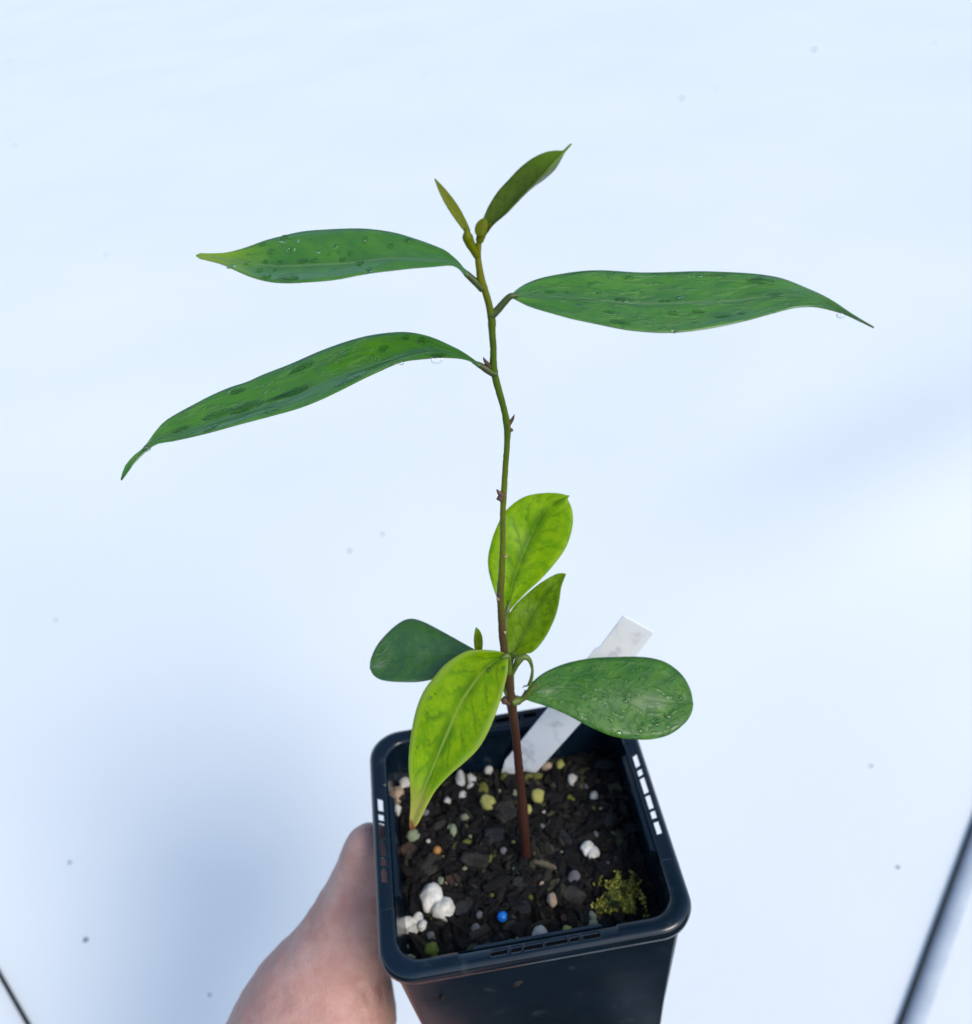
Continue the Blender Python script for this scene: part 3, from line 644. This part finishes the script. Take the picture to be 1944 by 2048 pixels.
lg = make_leaf('G', MG, Z4((702, 1585), (684, 1520), (668, 1400), (664, 1300), (675, 1222), (702, 1170), (760, 1095), (850, 1012), (950, 932), (1050, 872), (1110, 851), (1157, 855)),
   Z4((704, 1586), (745, 1545), (790, 1515), (880, 1502), (960, 1420), (1030, 1300), (1080, 1180), (1108, 1050), (1120, 965), (1138, 905), (1158, 858)),
   PG, (-.15, -.78, .6), mid=Z4((703, 1586), (770, 1430), (840, 1280), (920, 1130), (1020, 990), (1157, 856)), fold=.10, wave=.0004, label='smaller olive yellow-green pointed leaf rising right behind the stem')
petiole(lg, [on_y(*Z4(p)[0], y) for p, y in (((740, 1500), .004), ((706, 1575), .0035), ((708, 1640), .0025), ((712, 1740), .0012), ((708, 1820), .0004))], [.0004, .0008, .00075, .0008, .001], M_PET)
# I: dark oval leaf with an arched stalk
PI_ = on_y(1052, 1397, -.0005)
li = make_leaf('I', MI, Z3((888, 520), (905, 465), (940, 425), (1000, 382), (1100, 338), (1220, 313), (1350, 305), (1480, 303), (1580, 315), (1660, 345), (1730, 405), (1770, 480), (1786, 552)),
   Z3((888, 530), (920, 543), (960, 556), (1050, 590), (1150, 640), (1250, 690), (1350, 730), (1450, 746), (1560, 748), (1660, 722), (1740, 662), (1778, 605), (1787, 558)),
   PI_, (.14, -.48, .87), mid=Z3((888, 526), (1050, 475), (1250, 490), (1450, 520), (1650, 550), (1787, 555)), fold=-.06, wave=.0005, label='dark green oval leaf with a rounded end overhanging the rim')
petiole(li, [on_y(*p, -.0004) for p in Z4((940, 1760), (878, 1805), (845, 1850), (800, 1885), (725, 1910))], [.0003, .0007, .0008, .0009, .0014], M_PET)
arc = [on_y(*p, .0006) for p in ZN((600, 1420), (640, 1270), (700, 1120), (770, 985), (870, 925), (955, 960), (1010, 1060), (1035, 1190), (1020, 1330), (975, 1480), (900, 1640), (840, 1740), (740, 1800))]
link('side_shoot', tube_mesh('side_shoot', arc, [.0005, .0006, .0008, .0011, .0009, .0007, .0005, .0004, .0005, .0006, .0006, .0007, .0009], 70, 10), M_PET, plant)
# J: dark oval leaf behind, going left
PJ = on_y(1000, 1328, .003)
lj = make_leaf('J', MJ, Z3((760, 345), (720, 315), (660, 288), (590, 250), (500, 200), (400, 145), (330, 113), (270, 103), (210, 125), (140, 180), (90, 240), (60, 310), (52, 362)),
   Z3((760, 350), (720, 358), (650, 370), (560, 390), (480, 405), (380, 425), (280, 437), (180, 437), (110, 425), (72, 400), (53, 366)),
   PJ, (-.12, -.40, .90), mid=Z3((760, 348), (600, 320), (450, 290), (300, 290), (150, 320), (52, 364)), fold=.06, wave=.0004, label='dark green oval leaf behind the drooping yellow leaf')
petiole(lj, [on_y(*Z3(p)[0], y) for p, y in (((730, 345), .003), ((762, 352), .003), ((785, 400), .002), ((795, 470), .001), ((805, 520), .0004))], [.0004, .0007, .0008, .0009, .0012], M_PETD)
# L: tiny upright shoot tip
ll = make_leaf('L', MD, Z3((632, 300), (616, 255), (614, 200), (622, 151)), Z3((640, 300), (657, 255), (655, 200), (640, 165), (623, 151)), on_y(957, 1300, .002), (.2, -.95, .2), fold=.15, wave=0, n=24, label='tiny upright green leaf bud poking up behind the yellow leaf')
petiole(ll, [on_y(*Z3(p)[0], y) for p, y in (((636, 270), .002), ((640, 310), .002), ((690, 380), .002), ((760, 450), .0015), ((800, 520), .0003))], [.0004, .0006, .0006, .0007, .0009], M_PET)
# K: yellow leaf drooping in front of the stem
PK = on_y(1013, 1310, -.0016)
lk = make_leaf('K', MK, Z3((788, 296), (760, 280), (700, 271), (600, 270), (530, 295), (450, 350), (390, 420), (340, 490), (300, 590), (275, 700), (262, 800), (260, 900), (268, 980), (271, 1060), (267, 1140), (263, 1200), (270, 1235)),
   Z3((790, 298), (794, 330), (790, 390), (775, 450), (750, 540), (715, 640), (680, 720), (630, 800), (560, 870), (480, 940), (410, 1015), (372, 1080), (345, 1135), (320, 1185), (292, 1228), (273, 1236)),
   PK, (-.22, -.74, .63), mid=Z3((789, 297), (700, 345), (620, 430), (540, 550), (460, 730), (400, 870), (345, 1010), (300, 1140), (271, 1236)), fold=.06, wave=.0006, label='yellow-green drooping leaf with pale margin and brown tip in front of the stem')
petiole(lk, [on_y(*Z3(p)[0], y) for p, y in (((760, 312), -.0022), ((788, 300), -.0016), ((795, 330), -.0006), ((797, 390), 0))], [.0004, .0008, .0009, .001], M_PET)

# ------------------------------------------------------------------ water drops
b = NB('water film'); fr_ = b.n('ShaderNodeFresnel'); fr_.inputs[0].default_value = 1.36
tp = b.n('ShaderNodeBsdfTransparent'); tp.inputs[0].default_value = (.95, 1, .92, 1); gl = b.n('ShaderNodeBsdfGlossy'); gl.inputs['Roughness'].default_value = .04
ms = b.n('ShaderNodeMixShader'); gb = b.n('ShaderNodeNewGeometry'); b.l(b.math('MULTIPLY', fr_.outputs[0], b.math('SUBTRACT', 1.0, gb.outputs['Backfacing'])), ms.inputs[0]); b.l(tp.outputs[0], ms.inputs[1]); b.l(gl.outputs[0], ms.inputs[2]); gs = b.n('ShaderNodeBsdfGlass'); gs.inputs['IOR'].default_value = 1.33; gs.inputs['Roughness'].default_value = .02; gs.inputs[0].default_value = (.93, 1, .88, 1); m2 = b.n('ShaderNodeMixShader'); m2.inputs[0].default_value = .92
b.l(ms.outputs[0], m2.inputs[1]); b.l(gs.outputs[0], m2.inputs[2]); b.l(m2.outputs[0], b.out.inputs[0]); FILM = b.m
b = NB('water'); b.p.inputs['Base Color'].default_value = (1, 1, 1, 1); b.p.inputs['Roughness'].default_value = .02
b.p.inputs['IOR'].default_value = 1.33; b.p.inputs['Transmission Weight'].default_value = 1
WATER = b.m
v, f = [], []; NR, NS = 6, 18
for i in range(NR):
    a = math.pi / 2 * i / NR
    for k in range(NS):
        t = 2 * math.pi * k / NS; v.append((math.cos(a) ** .8 * math.cos(t), math.cos(a) ** .8 * math.sin(t), math.sin(a)))
v.append((0, 0, 1)); v.append((0, 0, -.08))
for i in range(NR - 1):
    for k in range(NS): f.append((i * NS + k, i * NS + (k + 1) % NS, (i + 1) * NS + (k + 1) % NS, (i + 1) * NS + k))
for k in range(NS): f.append(((NR - 1) * NS + k, (NR - 1) * NS + (k + 1) % NS, NR * NS)); f.append(((k + 1) % NS, k, NR * NS + 1))
DROP = mesh('water_drop', v, f); BALL = mesh('hanging_drop', [Vector((q.x * (.8 if q.z > .3 else 1), q.y * (.8 if q.z > .3 else 1), q.z * 1.1)) for q in I3[0]], I3[1])
def surf(key, px, py):
    rows, N, o = LEAF[key]; best = None; n, m = len(rows), len(rows[0])
    for i in range(1, n - 1):
        for j in range(m):
            a, c_ = to_px(rows[i][j]); d = (a - px) ** 2 + (c_ - py) ** 2
            if best is None or d < best[0]: best = (d, i, j)
    _, i, j = best; j = min(m - 2, max(1, j)); i = min(n - 2, max(1, i))
    T = (rows[i + 1][j] - rows[i - 1][j]).normalized(); S = rows[i][j + 1] - rows[i][j - 1]
    nn = T.cross(S).normalized()
    if nn.dot(N) < 0: nn = -nn
    p = on_plane(px, py, rows[i][j], nn)
    if (p - rows[i][j]).length > .003: p = rows[i][j]
    return p, T, nn
DL = {'A': 'round clear water bead on the upper narrow leaf', 'B': 'flat clear water streak on the long wet leaf with the drawn-out tip', 'C': 'flat clear water streak on the long drooping leaf', 'I': 'clear water bead near the rounded end of the dark oval leaf', 'K': 'small clear water bead on the drooping yellow leaf'}
def drop(key, p, r, sx_=1, hgt=.5):
    pos, T, nn = surf(key, *p); s = r / FPX * depth_of(pos); B_ = nn.cross(T)
    o = link('water_drop', DROP, FILM)
    vs_ = max(.35, abs(nn.dot((CAM - pos).normalized())))
    o.matrix_world = Matrix(((T.x * s * sx_, B_.x * s / vs_ ** .7, nn.x * s * hgt, pos.x), (T.y * s * sx_, B_.y * s / vs_ ** .7, nn.y * s * hgt, pos.y), (T.z * s * sx_, B_.z * s / vs_ ** .7, nn.z * s * hgt, pos.z), (0, 0, 0, 1)))
    tag(o, DL[key], 'water drop', 'water drops on leaf ' + {'A': 'with beads', 'B': 'with long tip', 'C': 'that droops', 'I': 'with rounded end', 'K': 'that is yellow'}[key])
for x, y, r, s in ((612, 157, 22, 1.5), (470, 190, 15, 1.3), (525, 236, 16, 1.3), (656, 230, 18, 1.3), (942, 200, 14, 1.2), (965, 238, 10, 1), (805, 292, 16, 1.3), (728, 300, 15, 2.2), (900, 250, 12, 1), (985, 290, 13, 1.6),
                   (486, 300, 13, 1.2), (580, 310, 13, 1.8), (372, 312, 13, 1.2), (450, 357, 13, 1.3), (492, 402, 17, 1.5), (632, 412, 20, 3.2), (268, 336, 15, 1.4), (1158, 360, 18, 1.6), (1098, 312, 15, 1.6),
                   (1130, 160, 24, 1.0), (1410, 167, 18, 1.2), (1300, 200, 12, 1.6), (786, 155, 9, 1), (548, 356, 10, 1), (832, 238, 12, 1), (1040, 250, 12, 1.5), (1210, 130, 8, 1), (380, 258, 8, 1), (700, 170, 8, 1)):
    drop('A', Z8((x, y))[0], r / 3.2345 * 1.2, s, .7)
for x, y, r, s in ((320, 190, 10, 2.6), (395, 192, 8, 1.4), (548, 203, 9, 1.2), (655, 228, 12, 3.4), (925, 212, 8, 3), (845, 235, 8, 3.4), (1345, 203, 9, 4), (1060, 118, 9, 8), (680, 125, 9, 3), (1000, 282, 14, 2.2), (1110, 300, 14, 3),
                   (880, 288, 15, 1.8), (600, 285, 12, 3), (640, 330, 12, 4), (450, 250, 8, 3), (1280, 140, 16, 4), (1200, 290, 9, 2), (740, 190, 6, 1.5), (500, 150, 6, 2)):
    drop('B', Z7((x, y))[0], r / 2.2878, s, .35)
for x, y, r, s in ((1460, 615, 20, 1.4), (1385, 600, 14, 1.6), (1280, 650, 18, 1.6), (640, 925, 22, 4), (860, 855, 18, 6), (780, 880, 9, 8), (500, 960, 16, 5), (900, 740, 14, 5), (600, 850, 14, 3), (470, 1020, 14, 3), (1130, 790, 14, 6), (1540, 680, 14, 3), (330, 1030, 12, 4), (760, 940, 14, 3)):
    drop('C', Z5((x, y))[0], r / 2.345, s, .3)
for x, y, r, s in ((1590, 655, 26, 1), (1515, 665, 15, .7), (1500, 700, 18, 1), (1560, 690, 16, 1), (1650, 620, 18, 1.6), (1390, 712, 14, 1.6), (1310, 510, 12, 1), (1350, 640, 16, 1), (1720, 520, 14, 1.4), (1420, 540, 14, 1.2), (1520, 470, 12, 1), (1250, 600, 10, 1)):
    drop('I', Z3((x, y))[0], r / 2.68 * .9, s, .4)
for x, y, r, s in ((355, 605, 12, 1), (375, 525, 13, 1), (690, 375, 16, 1.1), (770, 365, 12, 1), (680, 625, 10, 1), (440, 885, 7, 1), (530, 465, 7, 1), (560, 575, 6, 1), (405, 505, 8, 1), (310, 790, 9, 1), (640, 640, 6, 1)):
    drop('K', Z3((x, y))[0], r / 2.68 * .9, s, .45)
def hang(px, py, r, y, label, st=1):
    p = on_y(px, py, y); s = r / FPX * depth_of(p); o = link('water_drop', BALL, WATER); o.location = p; o.scale = (s * st, s, s); tag(o, label, 'water drop')
def near(key, px, py):
    rows, N, o = LEAF[key]; return min((q for r in rows for q in r), key=lambda q: (to_px(q)[0] - px) ** 2 + (to_px(q)[1] - py) ** 2).y
for key, zf, x, y, r, st, lb in (('C', Z5, 1532, 700, 21, 1.3, 'large water drop hanging under the drooping leaf near its stalk'), ('C', Z5, 1366, 716, 11, 1.2, 'small water drop hanging under the middle of the drooping leaf edge'),
                         ('C', Z5, 172, 1118, 16, 1.2, 'water drop clinging near the curled tip of the drooping leaf'), ('B', Z7, 1652, 297, 16, 1.3, 'water drop hanging under the drawn-out leaf tip'), ('B', Z7, 888, 370, 11, 1.2, 'tiny water drop under the long wet leaf edge')):
    q = zf((x, y))[0]; hang(*q, r / {Z5: 2.345, Z7: 2.2878}[zf], near(key, *q), lb, st)
hang(*ZN((895, 1530))[0], 5.2, -.0004, 'tiny water drop beside the arched stalk of the dark oval leaf')

# ------------------------------------------------------------------ hand
import numpy as np
VX = .0017; LO = np.array((-.150, -.365, -.225)); NG = (np.array((.050, .070, .01)) - LO) / VX
NG = NG.astype(int) + 1
SDF = np.full(NG, .02, np.float32)
def seg(a, b2, ra, rb, k):
    """tapered capsule blended into the field with a smooth minimum of radius k"""
    a, b2 = np.array(a), np.array(b2); R = max(ra, rb) + .012
    i0 = np.maximum(0, ((np.minimum(a, b2) - R - LO) / VX).astype(int)); i1 = np.minimum(NG, ((np.maximum(a, b2) + R - LO) / VX).astype(int) + 2)
    g = np.stack(np.meshgrid(*[LO[d] + VX * np.arange(i0[d], i1[d]) for d in range(3)], indexing='ij'), -1)
    ab = b2 - a; t = np.clip(((g - a) @ ab) / (ab @ ab), 0, 1)
    d = np.linalg.norm(g - a - t[..., None] * ab, axis=-1) - (ra + (rb - ra) * t)
    sl = tuple(slice(i0[d_], i1[d_]) for d_ in range(3)); o = SDF[sl]
    h = np.maximum(k - np.abs(o - d), 0) / k
    SDF[sl] = np.minimum(o, d) - h * h * k * .25
def cc(pts, radii, k=.006):
    P = catmull(pts, 4 * (len(pts) - 1) + 1, False); RR = [q.x for q in catmull([(r, 0, 0) for r in radii], 4 * (len(pts) - 1) + 1, False)]
    for i in range(len(P) - 1): seg(P[i], P[i + 1], RR[i], RR[i + 1], k if i == 0 else .002)
# thumb and thenar
cc([(-.0488, .0085, -.0165), (-.0525, .0050, -.0300), (-.0612, -.0030, -.0450), (-.0695, -.0095, -.0580), (-.0775, -.0170, -.0750), (-.0920, -.0340, -.0980), (-.0980, -.0620, -.1150)],
   [.0085, .0113, .0146, .0182, .0272, .0285, .0270])
# wrist and forearm
cc([(-.098, -.052, -.110), (-.094, -.085, -.122), (-.084, -.140, -.134), (-.068, -.230, -.150), (-.050, -.315, -.168)], [.026, .026, .0265, .031, .035], .01)
cc([(-.074, -.066, -.120), (-.052, -.106, -.122), (-.032, -.170, -.126), (-.014, -.250, -.134), (-.002, -.315, -.145)], [.016, .020, .024, .029, .033], .015)
# palm to knuckles, fingers under the pot
for kn, f1, f2, f3, r in (((-.028, -.012, -.1045), (-.003, .018, -.1005), (.007, .036, -.1000), (.011, .0440, -.0900), .0085),
                          ((-.030, -.028, -.1060), (.008, .004, -.1008), (.022, .014, -.1005), (.031, .020, -.0998), .0088),
                          ((-.036, -.043, -.1080), (.004, -.014, -.1008), (.021, -.006, -.1005), (.031, -.002, -.0998), .0084),
                          ((-.044, -.060, -.1110), (-.006, -.032, -.1000), (.012, -.024, -.0998), (.028, -.018, -.0995), .0074)):
    cc([(-.088, -.070, -.120), (-.064, -.056 + (kn[1] + .03) * .5, -.1145), kn], [.017, .0125, .0105], .012)
    cc([kn, f1, f2, f3], [r * 1.12, r, r * .93, r * .8], .003)
def surface_nets(F):
    ins = F < 0; c = np.zeros([n - 1 for n in F.shape], np.int8); acc = np.zeros(list(c.shape) + [3], np.float32); cnt = np.zeros(c.shape, np.float32)
    for ax in range(3):
        sl0 = [slice(None)] * 3; sl1 = [slice(None)] * 3; sl0[ax] = slice(0, -1); sl1[ax] = slice(1, None)
        A_, B_ = F[tuple(sl0)], F[tuple(sl1)]; cr = (A_ < 0) != (B_ < 0); t = np.where(cr, A_ / np.where(cr, A_ - B_, 1), 0)
        o = [d for d in range(3) if d != ax]
        for da in (0, 1):
            for db in (0, 1):
                s_ = [slice(None)] * 3; s_[o[0]] = slice(da, da + c.shape[o[0]]); s_[o[1]] = slice(db, db + c.shape[o[1]])
                m_ = cr[tuple(s_)]; cnt += m_; acc[..., ax] += np.where(m_, t[tuple(s_)], 0); acc[..., o[0]] += m_ * da; acc[..., o[1]] += m_ * db
    idx = np.full(c.shape, -1, int); on = cnt > 0; idx[on] = np.arange(on.sum())
    V = (np.argwhere(on) + acc[on] / cnt[on][:, None]) * VX + LO; Q = []
    for ax in range(3):
        o = [d for d in range(3) if d != ax]
        sl0 = [slice(1, -1)] * 3; sl1 = [slice(1, -1)] * 3; sl0[ax] = slice(0, -1); sl1[ax] = slice(1, None)
        a_, b_ = ins[tuple(sl0)], ins[tuple(sl1)]
        for flip, m_ in ((0, a_ & ~b_), (1, ~a_ & b_)):
            p = np.argwhere(m_)
            if not len(p): continue
            p[:, o[0]] += 1; p[:, o[1]] += 1; q = []
            for da, db in ((1, 1), (0, 1), (0, 0), (1, 0)):
                r_ = p.copy(); r_[:, o[0]] -= da; r_[:, o[1]] -= db; q.append(idx[r_[:, 0], r_[:, 1], r_[:, 2]])
            q = np.stack(q, 1); Q.append(q[:, ::-1] if (flip ^ (ax == 1)) else q)
    return V, np.concatenate(Q)
hv, hq = surface_nets(SDF); hv[:, 2] += H
hm = mesh('hand', hv.tolist(), hq.tolist())
bm = bmesh.new(); bm.from_mesh(hm)
for _ in range(5): bmesh.ops.smooth_vert(bm, verts=bm.verts, factor=.5, use_axis_x=True, use_axis_y=True, use_axis_z=True)
bmesh.ops.recalc_face_normals(bm, faces=bm.faces); bm.to_mesh(hm); bm.free()
hm.polygons.foreach_set('use_smooth', [True] * len(hm.polygons)); print('HAND verts', len(hm.vertices))
# crease lines where the thumb folds towards the palm
def hp(px, py, z): return on_z(px, py, H + z)
CR = [(hp(690, 1900, -.048), hp(705, 1960, -.05), .0020), (hp(705, 1960, -.05), hp(775, 2035, -.056), .0022), (hp(672, 1945, -.048), hp(740, 2040, -.055), .0009), (hp(735, 1945, -.055), hp(785, 2010, -.06), .0010), (hp(640, 1830, -.034), hp(700, 1822, -.034), .0008), (hp(632, 1846, -.036), hp(695, 1842, -.036), .0009), (hp(628, 1862, -.038), hp(690, 1862, -.038), .0007), (hp(560, 1990, -.05), hp(640, 2020, -.05), .0008), (hp(590, 1930, -.047), hp(640, 1965, -.047), .0005)]
cos = np.empty(len(hm.vertices) * 3); hm.vertices.foreach_get('co', cos); cos = cos.reshape(-1, 3)
nos = np.empty(len(hm.vertices) * 3); hm.vertices.foreach_get('normal', nos); nos = nos.reshape(-1, 3)
dsp = np.array([noise.noise(Vector(p) * 160) * .0004 + noise.noise(Vector(p) * 420) * .00018 for p in cos])
for a, b2, dep in CR:
    a, b2 = np.array(a), np.array(b2); ab = b2 - a; t = np.clip((cos - a) @ ab / (ab @ ab), 0, 1); w_ = cos - (a + t[:, None] * ab)
    tn = w_ - nos * np.sum(w_ * nos, 1)[:, None]; dsp -= np.where(np.linalg.norm(w_, axis=1) < .025, dep * np.exp(-np.sum(tn * tn, 1) / .0013 ** 2), 0)
hm.vertices.foreach_set('co', (cos + nos * dsp[:, None]).ravel()); hm.update()
b = NB('skin'); tc = b.obj(); n1 = b.noise(tc, 70, 4, .6); n2 = b.noise(tc, 900, 4, .6); n3 = b.noise(tc, 260, 4, .6)
vo = b.n('ShaderNodeTexVoronoi'); b.l(tc, vo.inputs['Vector']); vo.inputs['Scale'].default_value = 1100
c = b.mix(b.ramp(n1, .3, .7), (.43, .235, .20), (.52, .325, .28)); c = b.mix(b.math('MULTIPLY', b.ramp(n3, .5, .75), .4), c, (.40, .17, .145)); b.l(c, b.p.inputs['Base Color'])
b.p.inputs['Roughness'].default_value = .5; b.p.inputs['Specular IOR Level'].default_value = .25; b.p.inputs['Subsurface Weight'].default_value = .25; b.p.inputs['Subsurface Radius'].default_value = (.0035, .0012, .0007); b.p.inputs['Subsurface Scale'].default_value = 1.0
b.l(b.bump(b.math('ADD', b.math('MULTIPLY', n3, .6), b.math('MULTIPLY', vo.outputs[0], .35)), .55, .0008), b.p.inputs['Normal'])
hand = link('person', hm, b.m); tag(hand, 'bare left hand and forearm holding the black pot with thumb under its rim', 'person')
